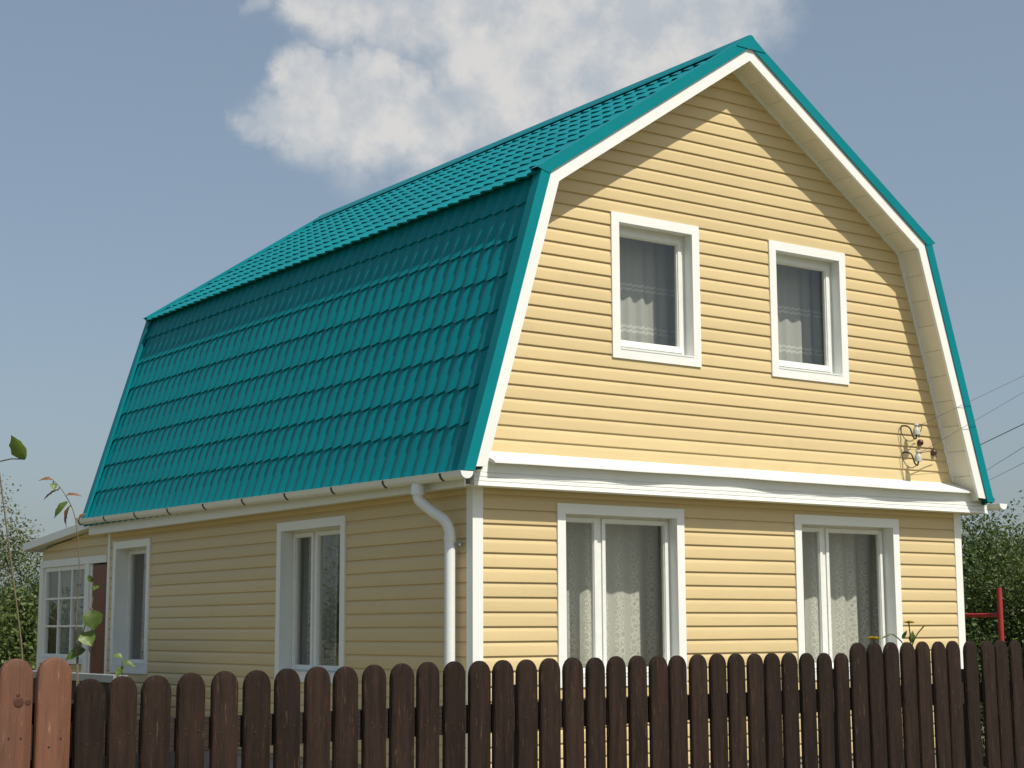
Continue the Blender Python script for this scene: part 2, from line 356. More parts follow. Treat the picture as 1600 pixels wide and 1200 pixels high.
# openings (outer edge of the boards' cut = just under the white casing)
OPEN = dict(low_left=(.884, 2.082, 1.21, 2.53), low_right=(3.56, 4.778, 1.21, 2.535), up_left=(1.484, 2.318, 3.94, 5.045), up_right=(3.334, 4.168, 3.935, 5.04),
            side_near=(2.06, 3.195, 1.21, 2.515), side_far=(6.335, 7.215, 1.21, 2.515))
grow = lambda h, e: (h[0]-e, h[1]+e, h[2]-e, h[3]+e)
lowF = [OPEN['low_left'], OPEN['low_right']]; upF = [OPEN['up_left'], OPEN['up_right']]; sideH = [OPEN['side_near'], OPEN['side_far']]
zA = 2.4233
fwall = obj('front_wall', core(.42, 2.74, lambda z: (.006, W-.006), lowF, F, .004, .14), 'room_wall', house)
clipped(zA-.115*17, 2.70, .115, lambda z: (.05, W-.05), [grow(h, .04) for h in lowF], F, fwall, 1)
gl_ = gable_lims(.10)
gwall = obj('gable_wall', core(2.86, 6.66, gl_, upF, F, .004, .14), 'room_wall', house)
clipped(3.1021-.1121, 6.70, .1121, gl_, [grow(h, .04) for h in upF], F, gwall, 2)
swall = obj('side_wall', core(.42, 2.74, lambda y: (.145, L-.006), sideH, S, .004, .14), 'room_wall', house)
clipped(zA-.115*17, 2.695, .115, lambda z: (.05, L-.045), [grow(h, .04) for h in sideH], S, swall, 3)
g = G(); g.box((W-.14, .145, .42), (W-.004, L-.006, 2.74)); rw = obj('side_wall', g, 'room_wall', house)
clipped(zA-.115*17, 2.695, .115, lambda z: (.05, L-.12), [], lambda s, d, z: (W-d, s, z), rw, 4)
g = G(); g.box((.145, L-.14, .42), (W-.145, L-.004, 2.74)); bw = obj('rear_wall', g, 'room_wall', house)
clipped(zA-.115*17, 2.695, .115, lambda z: (.05, W-.05), [], lambda s, d, z: (s, L-d, z), bw, 5)
bg2 = obj('rear_gable', core(2.86, 6.66, gl_, [], lambda s, d, z: (s, L-d, z), .004, .14), 'room_wall', house)
clipped(3.1021-.1121, 6.70, .1121, gl_, [], lambda s, d, z: (s, L-d, z), bg2, 6)
g = G(); g.box((.02, .02, -.2), (W-.02, L-.02, .415)); obj('foundation', g, 'brick_base', house)
g = G(); g.box((.15, .15, .42), (W-.15, L-.15, .47)); obj('floor', g, 'room_floor', house)
g = G(); g.box((.1, .15, 2.742), (W-.1, L-.15, 2.86)); obj('floor', g, 'room_floor', house)
g = G(); g.box((.15, 3.75, .47), (W-.15, 3.83, 2.742)); g.box((2.8, .15, .47), (2.88, 3.75, 2.742)); g.box((.6, 3.3, 2.86), (5.06, 3.38, 5.2)); g.box((2.79, .15, 2.86), (2.87, 3.3, 6.5))
obj('partition', g, 'room_wall', house)

# corner posts of white vinyl, front left and front right, and the rear ones
def corner(x, y, sx, sy, z0=.40, z1=2.70, w=.078):
    g = G(); g.prism([(x-sx*.02, y-sy*.02, z0), (x+sx*w, y-sy*.02, z0), (x+sx*w, y+sy*.0, z0), (x, y, z0), (x, y+sy*w*.85, z0), (x-sx*.02, y+sy*w*.85, z0)], (0, 0, z1-z0))
    obj('corner_trim', g, 'white_vinyl', house)
corner(0, 0, 1, 1); corner(W, 0, -1, 1); corner(0, L, 1, -1, w=.055); corner(W, L, -1, -1)

# ---- windows
def window(M, op, sashes, name_label, casing=.078, recess=.085, sill_out=.0, ft=.042, st=.040, bd=.010):
    s0, s1, z0, z1 = op; c = casing; fd = recess
    g = G(); hm_ = min(.028, ft)
    for a in ((s0-.01, s0+ft, z0, z1), (s1-ft, s1+.01, z0, z1)): g.box((a[0], fd, a[2]), (a[1], fd+.07, a[3]), M)
    g.box((s0+ft, fd, z1-ft), (s1-ft, fd+.07, z1+.01), M); g.box((s0+ft, fd, z0-.01), (s1-ft, fd+.07, z0+ft), M)
    for q in sashes[1:]: g.box((q[0]-hm_, fd+.001, z0+ft), (q[0]+hm_, fd+.069, z1-ft), M)
    w = obj('window', g, 'white_paint', house)
    if name_label: w['label'] = name_label
    # flat vinyl casing, mitred at the corners
    o0, o1, p0, p1 = s0-c, s1+c, z0-c, z1+c
    i0, i1, q0, q1 = s0+.004, s1-.004, z0+.004, z1-.004
    for pts in ([(o0, p1), (o1, p1), (i1, q1), (i0, q1)], [(o0, p0), (i0, q0), (i1, q0), (o1, p0)], [(o0, p0), (o0, p1), (i0, q1), (i0, q0)], [(o1, p0), (i1, q0), (i1, q1), (o1, p1)]):
        g = G(); a = [Vector(M(x, -.026, z)) for x, z in pts]; b = Vector(M(0, 1, 0))-Vector(M(0, 0, 0)); g.prism(a, b*.026)
        obj('casing_board', g, 'white_vinyl', w)
    # reveal panels from the casing back to the frame
    e = .006
    g = G(); g.box((s0-.001, -.001, z0), (s0+.0035, fd-.001, z1), M); obj('reveal_panel', g, 'white_vinyl', w)
    g = G(); g.box((s1-.0035, -.001, z0), (s1+.001, fd-.001, z1), M); obj('reveal_panel', g, 'white_vinyl', w)
    g = G(); g.box((s0+e, -.001, z1-.0035), (s1-e, fd-.001, z1+.001), M); obj('reveal_panel', g, 'white_vinyl', w)
    g = G(); g.box((s0+e, -.03, z0-.002), (s1-e, fd-.001, z0+.010), M); obj('sill', g, 'white_vinyl', w)
    # sashes: stiles and rails with a stepped bead, and one pane each
    for k, (a, b) in enumerate(sashes):
        a2 = a+(hm_ if k else ft)+.003; b2 = b-(hm_ if k < len(sashes)-1 else ft)-.003; y0, y1 = z0+ft+.003, z1-ft-.003
        g = G(); d0, d1 = fd-.012, fd+.035
        g.box((a2, d0, y0), (a2+st, d1, y1), M); g.box((b2-st, d0, y0), (b2, d1, y1), M); g.box((a2+st, d0, y0), (b2-st, d1, y0+st*1.15), M); g.box((a2+st, d0, y1-st), (b2-st, d1, y1), M)
        g.box((a2+st, d0+.012, y0+st*1.15), (a2+st+bd, d1-.004, y1-st), M); g.box((b2-st-bd, d0+.012, y0+st*1.15), (b2-st, d1-.004, y1-st), M)
        g.box((a2+st+bd, d0+.012, y0+st*1.15), (b2-st-bd, d1-.004, y0+st*1.15+bd), M); g.box((a2+st+bd, d0+.012, y1-st-bd), (b2-st-bd, d1-.004, y1-st), M)
        obj('sash', g, 'white_paint', w)
        g = G(); g.poly([M(a2+st-.004, fd+.016, y0+st), M(b2-st+.004, fd+.016, y0+st), M(b2-st+.004, fd+.016, y1-st+.004), M(a2+st-.004, fd+.016, y1-st+.004)])
        obj('pane', g, 'glass', w, recalc=False)
    return w
window(F, OPEN['low_left'], [(.884, 1.315), (1.315, 2.082)], None, ft=.022, st=.034, bd=.006)
window(F, OPEN['low_right'], [(3.56, 3.975), (3.975, 4.778)], None, recess=.11, ft=.022, st=.034, bd=.006)
window(F, OPEN['up_left'], [(1.484, 2.318)], None, casing=.08)
window(F, OPEN['up_right'], [(3.334, 4.168)], None, casing=.08)
window(S, OPEN['side_near'], [(2.06, 2.76), (2.76, 3.195)], None, recess=.11, ft=.022, st=.034, bd=.006)
window(S, OPEN['side_far'], [(6.335, 7.215)], None, recess=.13, ft=.022, st=.034, bd=.006)

# ---- water table between the storeys: sloping apron over a fascia board
xa, xb = -.10, 5.955
g = G(); m = 40
prof = [(-.004, 3.005), (-.018, 2.988), (-.215, 2.905), (-.237, 2.893), (-.237, 2.880), (-.20, 2.884), (-.015, 2.96)]
e, k_, r_ = offset(.115)
rows = []; random.seed(5); ph = [random.uniform(0, 6.28) for _ in range(3)]
for i in range(71):
    x = .03+(5.81-.03)*i/70; w_ = .010*sin(x*1.7+ph[0])+.007*sin(x*3.9+ph[1])+.004*sin(x*8.1+ph[2])  # lip waviness shaped so the shadow edge below it wanders
    rows.append([(x, y+w_*(1 if -.24 < y < -.19 else 0), z+.3*w_*(1 if -.24 < y < -.19 else 0)) for y, z in prof])
k = len(g.v); g.strip(rows, True); m = len(prof); g.f += [tuple(range(m-1, -1, -1)), tuple(range(70*m, 71*m))]
obj('apron_flashing', g, 'white_vinyl', house, smooth=True, angle=20)
g = G()
# the fascia is straight; the wandering shadow edge comes from the apron's shaped lip
random.seed(3)
fprof = [(-.145, 2.90), (-.150, 2.88), (-.152, 2.808), (-.146, 2.803), (-.155, 2.797), (-.157, 2.772), (-.150, 2.767), (-.159, 2.761), (-.161, 2.738), (-.154, 2.733), (-.164, 2.727), (-.168, 2.700), (-.150, 2.695), (-.02, 2.700)]
nn = 90; rows = []
ph = [random.uniform(0, 6.28) for _ in range(4)]
for i in range(nn+1):
    x = xa+(xb-xa)*i/nn; b = .011*sin(x*2.1+ph[0])+.007*sin(x*4.7+ph[1])+.004*sin(x*9.3+ph[2])
    rows.append([(x, y-.016*(j < 12)+b*0, z) for j, (y, z) in enumerate(fprof)])
g.strip(rows); fas = obj('fascia_board', g, 'white_vinyl', house, smooth=True, angle=35, recalc=False)
for sx, x in ((-1, xa), (1, xb)):                      # boxed ends
    g = G(); pts = [(x, -.166, 2.90), (x, -.173, 2.78), (x, -.184, 2.697), (x, .10, 2.697), (x, .10, 2.90)]; g.prism(pts, (sx*.012, 0, 0)); obj('end_cap', g, 'white_vinyl', fas)
g = G(); g.box((xa+.012, -.146, 2.70), (xb-.012, -.02, 2.712)); obj('soffit_panel', g, 'soffit_cream', house)

# ---- roof
YF, YB = -.28, 7.70                                    # front and rear verge
roof = obj('roof', G(), 'room_wall', house)
g = G()
e, k_, r_ = offset(.03); e2, k2, r2 = offset(.085)
ring = [e, k_, r_, mir(k_), mir(e), mir(e2), mir(k2), r2, k2, e2]
for a, b, c, d in ((e, k_, k2, e2), (k_, r_, r2, k2), (r_, mir(k_), mir(k2), r2), (mir(k_), mir(e), mir(e2), mir(k2))):
    g.prism([Vector((p.x, YF+.03, p.z)) for p in (a, b, c, d)], (0, YB-YF-.06, 0))
obj('roof_deck', g, 'rail_brown', roof)
NT = 47; TW = (YB-YF-.02)/NT; ROW = .322; AMP = .0132; STEP = .0175
def wave(f):                                           # f in 0..1 across a tile: rounded crown, flatter pan
    c = .5-.5*cos(2*pi*f); return c**.8
def tile_mesh(length, name):
    g = G(); nn = 10; rows = []
    for (t, lift) in ((.012, -.010), (.008, 1.0), (.045, .93), (length*.35, .62), (length*.7, .3), (length, 0)):
        row = []
        for i in range(nn+1):
            f = i/nn; w = wave(f)
            sc = -.036*w*(1 if t < .01 else .6) if t < .1 else 0
            row.append((t+sc, -TW/2+TW*f, AMP*w+STEP*lift*(.55+.45*w)+(0 if lift >= 0 else -.006)))
        rows.append(row)
    g.strip(rows)
    return g
def slope_frame(base, u, nrm):                         # local x = up the slope, y = along the ridge, z = out of the roof
    yv = Vector((0, 1, 0))
    return Matrix(((u.x, yv.x, nrm.x, base.x), (u.y, yv.y, nrm.y, base.y), (u.z, yv.z, nrm.z, base.z), (0, 0, 0, 1)))
def upslope(side):
    out = []
    e, k_, r_ = offset(-.022)
    u1 = (K0-E0).normalized(); u2 = (R0-K0).normalized(); n1 = Vector((-u1.z, 0, u1.x)); n2 = Vector((-u2.z, 0, u2.x))
    return (e, u1, n1), (offset(-.03)[1], u2, n2)
(lowb, u1, n1), (upb, u2, n2) = upslope(0)
low_rows = [(-.06, .43)]+[(-.06+.42+ROW*i, ROW+.01) for i in range(7)]
low_len = (offset(-.022)[1]-lowb).length
low_rows = [(t, min(l, low_len-t)) for t, l in low_rows if low_len-t > .03]
up_len = (offset(-.03)[2]-upb).length
up_rows = [(-.095+ROW*i, ROW+.01) for i in range(10)]; up_rows = [(t, min(l, up_len-t)) for t, l in up_rows if up_len-t > .03]
shapes = {}
def tmesh(l):
    k = round(l, 3)
    if k not in shapes: shapes[k] = mesh('roof_tile', tile_mesh(l, ''), 'teal_metal', True, 40, recalc=False)
    return shapes[k]
tiles = []
for side in (0, 1):
    for part, (base, u, nr, rws) in enumerate(((lowb, u1, n1, low_rows), (upb, u2, n2, up_rows))):
        for t, l in rws:
            for j in range(NT):
                y = YF+.01+TW*(j+.5)
                p = base+u*t; p = Vector((p.x, y, p.z)); uu, nn_ = u.copy(), nr.copy()
                if side: p = mir(p); uu.x = -uu.x; nn_.x = -nn_.x
                size = (0 if side else (1 if part == 0 else .2))/(p-CAM).length
                tiles.append((size, p, uu, nn_, l, side))
order = sorted(range(len(tiles)), key=lambda i: -tiles[i][0]); single = set(order[:300])
rest = [G(), G()]
for i, (sz, p, uu, nn_, l, side) in enumerate(tiles):
    M4 = slope_frame(p, uu, nn_)
    if i in single:
        o = bpy.data.objects.new('roof_tile', tmesh(l)); col.objects.link(o); o.parent = roof; o.matrix_world = M4
    else:
        tg_ = tile_mesh(l, ''); R_ = rest[side]; b = len(R_.v)
        R_.v += [tuple(M4 @ Vector(q)) for q in tg_.v]
        R_.f += [tuple(b+q for q in (f if not side else f[::-1])) for f in tg_.f]
obj('roof_tiles', rest[0], 'teal_metal', roof, smooth=True, angle=40, recalc=False, kind='stuff')
obj('roof_tiles', rest[1], 'teal_metal', roof, smooth=True, angle=40, recalc=False, kind='stuff')
# ridge cap
g = G(); rr = offset(-.05)[2]; sec = []
for sx in (-1, 1):
    pass
tip = rr.z+.055
capsec = [(-.175, -.093), (-.165, -.075), (-.045, .012), (-.028, .034), (0, .043), (.028, .034), (.045, .012), (.165, -.075), (.175, -.093)]
rows = [[(MID+a, y, tip-.060+b) for a, b in capsec] for y in [YF-.022+i*(YB-YF+.044)/8 for i in range(9)]]
g.strip(rows); obj('ridge_cap', g, 'teal_metal', roof, smooth=True, angle=30, recalc=False)
for y, d in ((YF-.022, .004), (YB+.022, -.004)):
    g = G(); g.prism([(MID+a, y, tip-.060+b) for a, b in capsec], (0, d, 0)); obj('ridge_end_cap', g, 'teal_metal', roof)
# verge flashing: front flange + flange lying on the tiles; bargeboards under it; all four slopes, front and rear
def verge(y0, sgn):
    o_out = offset(-.082); o_in = offset(.012); b_out = offset(0); b_in = offset(.115)
    for a, b in ((0, 1), (1, 2)):
        for m_ in (0, 1):
            f = (lambda p: p) if not m_ else mir
            ex = Vector((0, 0, 0)); pa, pb = o_out[a], o_out[b]; qa, qb = o_in[a], o_in[b]
            dirn = (pb-pa).normalized()
            if a == 1:                                  # upper flashing runs a little past the knee
                pa = pa-dirn*.075; qa = qa-dirn*.03
            else:
                pa = pa-dirn*.07; qa = qa-dirn*.04; pb = pb-dirn*.012
            P4 = [f(p) for p in (pa, pb, qb, qa)]
            yy = y0-sgn*(.012 if a == 0 else .016)
            g = G(); g.prism([Vector((p.x, yy, p.z)) for p in P4], (0, sgn*.004, 0))
            # top flange
            nrm = Vector((-dirn.z, 0, dirn.x)); t0, t1 = pa-nrm*.003, pb-nrm*.003; t2, t3 = pb-nrm*.0002, pa-nrm*.0002
            g.prism([Vector((f(p).x, yy+sgn*.004, f(p).z)) for p in (t0, t1, t2, t3)], (0, sgn*.10, 0))
            # return lip at the inner edge of the top flange
            t2, t3 = pb-nrm*.03, pa-nrm*.03
            g.prism([Vector((f(p).x, yy+sgn*.10, f(p).z)) for p in (t0, t1, t2, t3)], (0, sgn*.004, 0))
            obj('verge_flashing', g, 'teal_metal', roof)
            ca, cb, da, db = b_out[a], b_out[b], b_in[a], b_in[b]
            if a == 0: ca = ca-(cb-ca).normalized()*.01; da = da+(db-da).normalized()*.03
            g = G(); g.prism([Vector((f(p).x, y0, f(p).z)) for p in (ca, cb, db, da)], (0, sgn*.028, 0)); obj('bargeboard', g, 'white_vinyl', roof)
verge(YF, 1); verge(YB, -1)
# soffit panels under the verge overhang
def soffit(y0, y1):
    s_in, s_out = offset(.098), offset(.088)
    for a, b in ((0, 1), (1, 2)):
        ln = (s_in[b]-s_in[a]).length; cnt = max(1, round(ln/.255))
        for i in range(cnt):
            t0, t1 = i/cnt, (i+1)/cnt-.0035/ln
            P4 = [s_in[a].lerp(s_in[b], t0), s_in[a].lerp(s_in[b], t1), s_out[a].lerp(s_out[b], t1), s_out[a].lerp(s_out[b], t0)]
            for f in ((lambda p: p), mir):
                g = G(); g.prism([Vector((f(p).x, y0, f(p).z)) for p in P4], (0, y1-y0, 0)); obj('soffit_panel', g, 'soffit_cream', roof)
    # white channel where soffit meets wall
    c0, c1 = offset(.094), offset(.122)
    for a, b in ((0, 1), (1, 2)):
        for f in ((lambda p: p), mir):
            aa, bb, dd, cc_ = c0[a], c0[b], c1[b], c1[a]
            if a == 0: aa = aa.lerp(bb, .08); cc_ = cc_.lerp(dd, .08)
            g = G(); g.prism([Vector((f(p).x, -.026, f(p).z)) for p in (aa, bb, dd, cc_)], (0, .024, 0)); obj('soffit_channel', g, 'white_vinyl', roof)
soffit(YF+.028, .0)
# eaves: soffit and fascia along both long sides
for f in ((lambda x: x), (lambda x: 2*MID-x)):
    g = G(); xs = sorted((f(-.155), f(.0))); g.box((xs[0], -.13, 2.697), (xs[1], YB-.03, 2.709)); obj('eave_soffit', g, 'soffit_cream', house)
    xs = sorted((f(-.175), f(-.157))); g = G(); g.box((xs[0], -.13, 2.690), (xs[1], YB-.03, 2.86)); obj('eave_fascia', g, 'white_vinyl', house)

# ---- gutters, brackets, downpipe
def gutter(x, label):
    rad = .056; g = G(); rows = []
    y0, y1 = YF-.02, YB+.0
    zt = lambda y: 2.788+.070*(y-y0)/(y1-y0)
    for y in [y0+(y1-y0)*i/14 for i in range(15)]:
        row = []
        for i in range(13):
            a = pi*i/12; row.append((x+rad*cos(a), y, zt(y)-rad*sin(a)))
        inn = [(x+(rad-.004)*cos(pi*i/12), y, zt(y)-(rad-.004)*sin(pi*i/12)) for i in range(12, -1, -1)]
        bead = [(x-rad-.006, y, zt(y)+.006), (x-rad+.004, y, zt(y)+.008)]
        rows.append(row+bead+inn)
    g.strip(rows, True); gt = obj('gutter', g, 'pipe_white', house, smooth=True, angle=40, recalc=True)
    for y in (y0, y1):
        g = G(); g.prism([(x+rad*cos(pi*i/12)*1.03, y-.004, zt(y)+.004-rad*1.03*sin(pi*i/12)) for i in range(13)], (0, .008, 0)); obj('end_cap', g, 'pipe_white', gt)
    for i in range(10):
        y = -.02+.86*i; y = min(y, YB-.08); g = G()
        pts = [(x+(rad+.006)*cos(pi*j/10), y, zt(y)-(rad+.006)*sin(pi*j/10)) for j in range(6, 11)]
        pts2 = [(x+(rad+.0025)*cos(pi*j/10), y, zt(y)-(rad+.0025)*sin(pi*j/10)) for j in range(6, 11)]
        g.strip([pts, pts2, [(a, b+.022, c) for a, b, c in pts2], [(a, b+.022, c) for a, b, c in pts], pts]); obj('gutter_bracket', g, 'dark_metal', gt)
    return gt
gx = -.262; gtr = gutter(gx, ''); gutter(6.06, '')
g = G(); path = smooth_path([(gx, .40, 2.745), (gx, .40, 2.66), (gx+.01, .385, 2.605), (gx+.075, .30, 2.52), (gx+.13, .215, 2.45), (gx+.158, .185, 2.37), (gx+.16, .18, 2.30)], 6)
path += [Vector((gx+.16, .18, 1.5)), Vector((gx+.16, .18, .35))]
dp = obj('downpipe', g.tube(path, .043, 16), 'pipe_white', house, smooth=True, angle=50)
g = G(); g.lathe([(.055, 0), (.055, .06), (.043, .09), (.043, -.002), (.055, 0)], (gx, .40, 2.655), n=16); obj('outlet', g, 'pipe_white', dp, smooth=True, angle=40)
for z in (2.28, 1.0):
    g = G(); g.lathe([(.047, 0), (.047, .045), (.0435, .045), (.0435, 0), (.047, 0)], (gx+.16, .18, z), n=16); obj('pipe_collar', g, 'pipe_white', dp, smooth=True, angle=40)
    g = G(); g.tube([(gx+.16, .15, z-.02), (-.01, .11, z-.02)], .008, 6); g.lathe([(.0, -.012), (.014, -.012), (.014, .012), (0, .012)], (-.05, .125, z-.02), (0, 1, 0), 8); obj('pipe_clip', g, 'zinc_grey', dp)

# ---- rear lean-to veranda in line with the left wall
VY0, VY1 = L+.0, 9.66
ver = obj('veranda', G().box((.02, VY1-.1, .3), (2.6, VY1-.02, 2.62)).box((2.5, VY0+.06, .3), (2.6, VY1-.1, 2.66)).box((.02, VY0+.06, .28), (2.6, VY1-.1, .34)), 'room_wall', house)
vl = lambda z: (VY0+.03, min(VY1, VY1-(z-2.62)/.105))
clipped(2.462, 2.80, .115, lambda z: (VY0+.02, max(VY0+.03, min(VY1-.03, VY1-(z-2.60)*11))), [], S, ver, 7)
clipped(.36, 1.20, .115, lambda z: (8.14, VY1-.03), [], S, ver, 8)
g = G()
g.box((-.028, VY0+.03, 2.375), (-.001, VY1, 2.462)); obj('lintel_board', g, 'white_paint', ver)
for y0, y1 in ((VY1-.10, VY1+.02), (8.02, 8.155)):
    g = G(); g.box((-.024, y0, .32), (.08, y1, 2.374)); obj('post', g, 'white_paint', ver)
g = G(); g.box((-.06, 8.156, 1.21), (.05, VY1-.101, 1.27)); obj('sill', g, 'white_paint', ver)
# 3 x 3 window of small panes
wy0, wy1, wz0, wz1 = 8.157, VY1-.102, 1.272, 2.372
g = G(); ft = .05
g.box((.0, wy0, wz0), (.05, wy0+ft, wz1)); g.box((.0, wy1-ft, wz0), (.05, wy1, wz1)); g.box((.0, wy0+ft, wz0), (.05, wy1-ft, wz0+ft)); g.box((.0, wy0+ft, wz1-ft), (.05, wy1-ft, wz1))
vw = obj('window', g, 'white_paint', house)
yy = [wy0+ft+(wy1-wy0-2*ft)*i/3 for i in range(4)]; zz = [wz0+ft+(wz1-wz0-2*ft)*i/3 for i in range(4)]
for i in (1, 2):
    g = G(); g.box((.006, yy[i]-.016, wz0+ft), (.044, yy[i]+.016, wz1-ft)); obj('glazing_bar', g, 'white_paint', vw)
    for j in range(3):
        g = G(); g.box((.008, yy[j]+.0165*(j > 0), zz[i]-.012), (.042, yy[j+1]-.0165*(j < 2), zz[i]+.012)); obj('glazing_bar', g, 'white_paint', vw)
for i in range(3):
    for j in range(3):
        g = G(); g.poly([(.025, yy[i], zz[j]), (.025, yy[i+1], zz[j]), (.025, yy[i+1], zz[j+1]), (.025, yy[i], zz[j+1])]); obj('pane', g, 'glass', vw, recalc=False)
# brown plank door, standing half open in its white frame
dr = obj('door', G().box((.012, VY0+.025, .36), (.075, 7.955, 2.36)), 'door_brown', house)
for i in range(4):
    a = VY0+.028+i*.119; g = G(); g.box((.002, a, .37), (.0115, a+.115, 2.35)); obj('plank', g, 'door_brown', dr)
g = G().tube(smooth_path([(.002, 7.90, 1.36), (-.035, 7.90, 1.37), (-.035, 7.90, 1.49), (.002, 7.90, 1.50)], 4), .008, 8); obj('handle', g, 'zinc_grey', dr, smooth=True)
g = G().box((-.005, 7.96, .36), (.075, 8.018, 2.37)); obj('door_frame', g, 'white_paint', house)
# lean-to roof with white edge board
def vroof(x0, x1, y0, y1, z0, z1, th, name, m_, par):
    g = G(); g.prism([(x0, y0, z0), (x0, y1, z1), (x0, y1, z1-th), (x0, y0, z0-th)], (x1-x0, 0, 0)); return obj(name, g, m_, par)
vr = vroof(-.13, 2.75, 7.50, 9.92, 2.86, 2.675, .03, 'veranda_roof', 'zinc_grey', house)
vroof(-.155, -.132, 7.72, 9.93, 2.868, 2.69, .09, 'edge_board', 'white_vinyl', vr)
vroof(-.13, .0, 7.72, 9.91, 2.79, 2.62, .012, 'soffit_panel', 'soffit_cream', vr)
g = G().box((-.155, 9.932, 2.585), (2.75, 9.955, 2.69)); obj('edge_board', g, 'white_vinyl', vr)
# porch parapet of grey sheet in front of the door
pr = empty('porch_railing', 'low grey sheet metal porch parapet below the brown door', 'railing', loc=(-.9, 5.6, 0))
g = G().box((-.05, -.72, 1.095), (.10, 2.2, 1.165)); obj('top_board', g, 'zinc_grey', pr)
g = G().box((.0, -.66, .05), (.05, 2.1, 1.094)); obj('shadow_panel', g, 'rail_brown', pr)  # near-black panel painted in place of the shadow under the top board
for y in (-.70, .7, 2.1):
    g = G().box((-.03, y, 0), (.05, y+.06, 1.094)); obj('post', g, 'rail_brown', pr)

# ------------------------------------------------------------------ curtains (they hang inside the windows)
def curtain(M, s0, s1, z0, z1, d, matn, label, seed, folds=9, amp=.02):
    random.seed(seed); g = G(); nx, nz_ = 70, 10; rows = []; p1, p2 = random.uniform(0, 6), random.uniform(0, 6)
    for j in range(nz_+1):
        z = z1+(z0-z1)*j/nz_; row = []
        for i in range(nx+1):
            t = i/nx; a = amp*(.35+.65*j/nz_)
            row.append(M(s0+(s1-s0)*t, d+a*sin(folds*2*pi*t+p1+.5*sin(3*t+p2))+a*.5*sin(folds*3.7*t*2+p2), z))
        rows.append(row)
    g.strip(rows); me = mesh('curtain', g, matn, True, recalc=False)
    uvl = me.uv_layers.new(name='UVMap'); w = abs(s1-s0); h = abs(z1-z0)
    for lp in me.loops:
        k = lp.vertex_index; i, j = k % (nx+1), k//(nx+1); uvl.data[lp.index].uv = (i/nx*w, 1-j/nz_)
    o = obj('curtain', me, None); o['label'] = label; o['category'] = 'curtain'; o['group'] = 'lace curtains inside the windows'
    g = G(); a, b = M(s0-.05, d, z1+.01), M(s1+.05, d, z1+.01); obj('rod', g.tube([a, b], .009, 8), 'white_paint', o)
curtain(F, .90, 2.42, .95, 2.58, .36, 'lace_sprig', 'flowered lace curtain inside the ground floor window next to the downpipe corner', 1, 8)
curtain(F, 3.6, 5.06, .95, 2.58, .38, 'lace_sprig', 'flowered lace curtain inside the right ground floor window of the gable front', 2, 8)
curtain(F, 1.5, 2.56, 3.85, 5.08, .36, 'lace_band', 'net curtain with zigzag bands inside the left attic window', 3, 7, .015)
curtain(F, 3.36, 4.46, 3.85, 5.08, .35, 'lace_band', 'net curtain with zigzag bands inside the right attic window', 4, 8, .022)
curtain(S, 2.62, 3.25, .95, 2.56, .27, 'net_plain', 'white net curtain half drawn inside the nearer side wall window', 5, 6)
curtain(S, 6.25, 7.1, .95, 2.56, .28, 'net_plain', 'white net curtain inside the farther side wall window by the veranda', 6, 6)
curtain(S, 8.2, 9.7, 1.1, 2.36, .20, 'net_plain', 'pale net curtain behind the small panes of the veranda window', 7, 9)

# ------------------------------------------------------------------ insulators, bushings and wires on the gable
INS = [(5.02, 3.46), (5.03, 3.205)]
lab = ['upper white porcelain insulator on a hook on the gable wall', 'lower white porcelain insulator on a hook above the apron']
for (x, z), lb in zip(INS, lab):
    t = empty('insulator', lb, 'insulator', 'insulators on the gable wall', (x, -.012, z))
    g = G().tube(smooth_path([(-.06, .0, .055), (-.06, -.06, .05), (-.055, -.105, .02), (-.035, -.118, -.055), (.0, -.118, -.075), (.016, -.118, -.045), (.018, -.118, .0)], 5), .008, 8); obj('hook', g, 'dark_metal', t, smooth=True)
    g = G().lathe([(.0, .075), (.020, .072), (.026, .055), (.019, .045), (.019, .035), (.031, .02), (.036, -.01), (.038, -.035), (.030, -.037), (.0, -.02)], (.018, -.118, .0), n=16); obj('porcelain_cup', g, 'porcelain', t, smooth=True, angle=50)
    g = G().tube(smooth_path([(.018, -.145, .04), (.06, -.15, .045), (.11, -.10, .03), (.135, -.04, -.05)] if z > 3.3 else [(.018, -.145, .04), (.12, -.13, .06), (.26, -.10, .07), (.36, -.05, .03)], 6), .0042, 6); obj('lead_wire', g, 'wire_black', t, smooth=True)
    g = G().tube(smooth_path([(.0, -.12, -.07), (-.05, -.09, -.10), (-.09, -.05, -.06), (-.10, -.02, .03), (-.06, -.012, .05)], 6), .0042, 6); obj('tie_wire', g, 'wire_black', t, smooth=True)
for (x, z), lb in zip([(5.205, 3.367), (5.395, 3.283)], ['dark red round cable bushing on gable wall beside the upper insulator', 'dark red round cable bushing on gable wall nearest the roof edge']):
    g = G().lathe([(.0, .0), (.030, .0), (.034, .012), (.028, .034), (.012, .046), (.0, .048)], (0, 0, 0), (0, -1, 0), 14)
    o = obj('cable_bushing', g, 'bushing_red', smooth=True, label=lb, category='bushing', group='cable bushings on the gable wall'); o.location = (x, -.010, z)
def wire(pts, r, label, sag=0., name='overhead_wire'):
    a, b = Vector(pts[0]), Vector(pts[-1]); P = []
    for i in range(25):
        t = i/24; p = a.lerp(b, t); p.z -= sag*4*t*(1-t); P.append(p)
    c = P[0].copy(); g = G().tube([p-c for p in P], r, 6)
    o = obj(name, g, 'wire_black', smooth=True, label=label, category='wire', group='overhead wires right of the house'); o.location = c
def ext(a, b, k): a, b = Vector(a), Vector(b); return a+(b-a)*k
wire([(5.038, -.155, 3.505), ext((5.079, -.13, 3.527), (6.246, -.48, 4.067), 7)], .0021, 'thin service wire from the upper insulator across the roof edge')
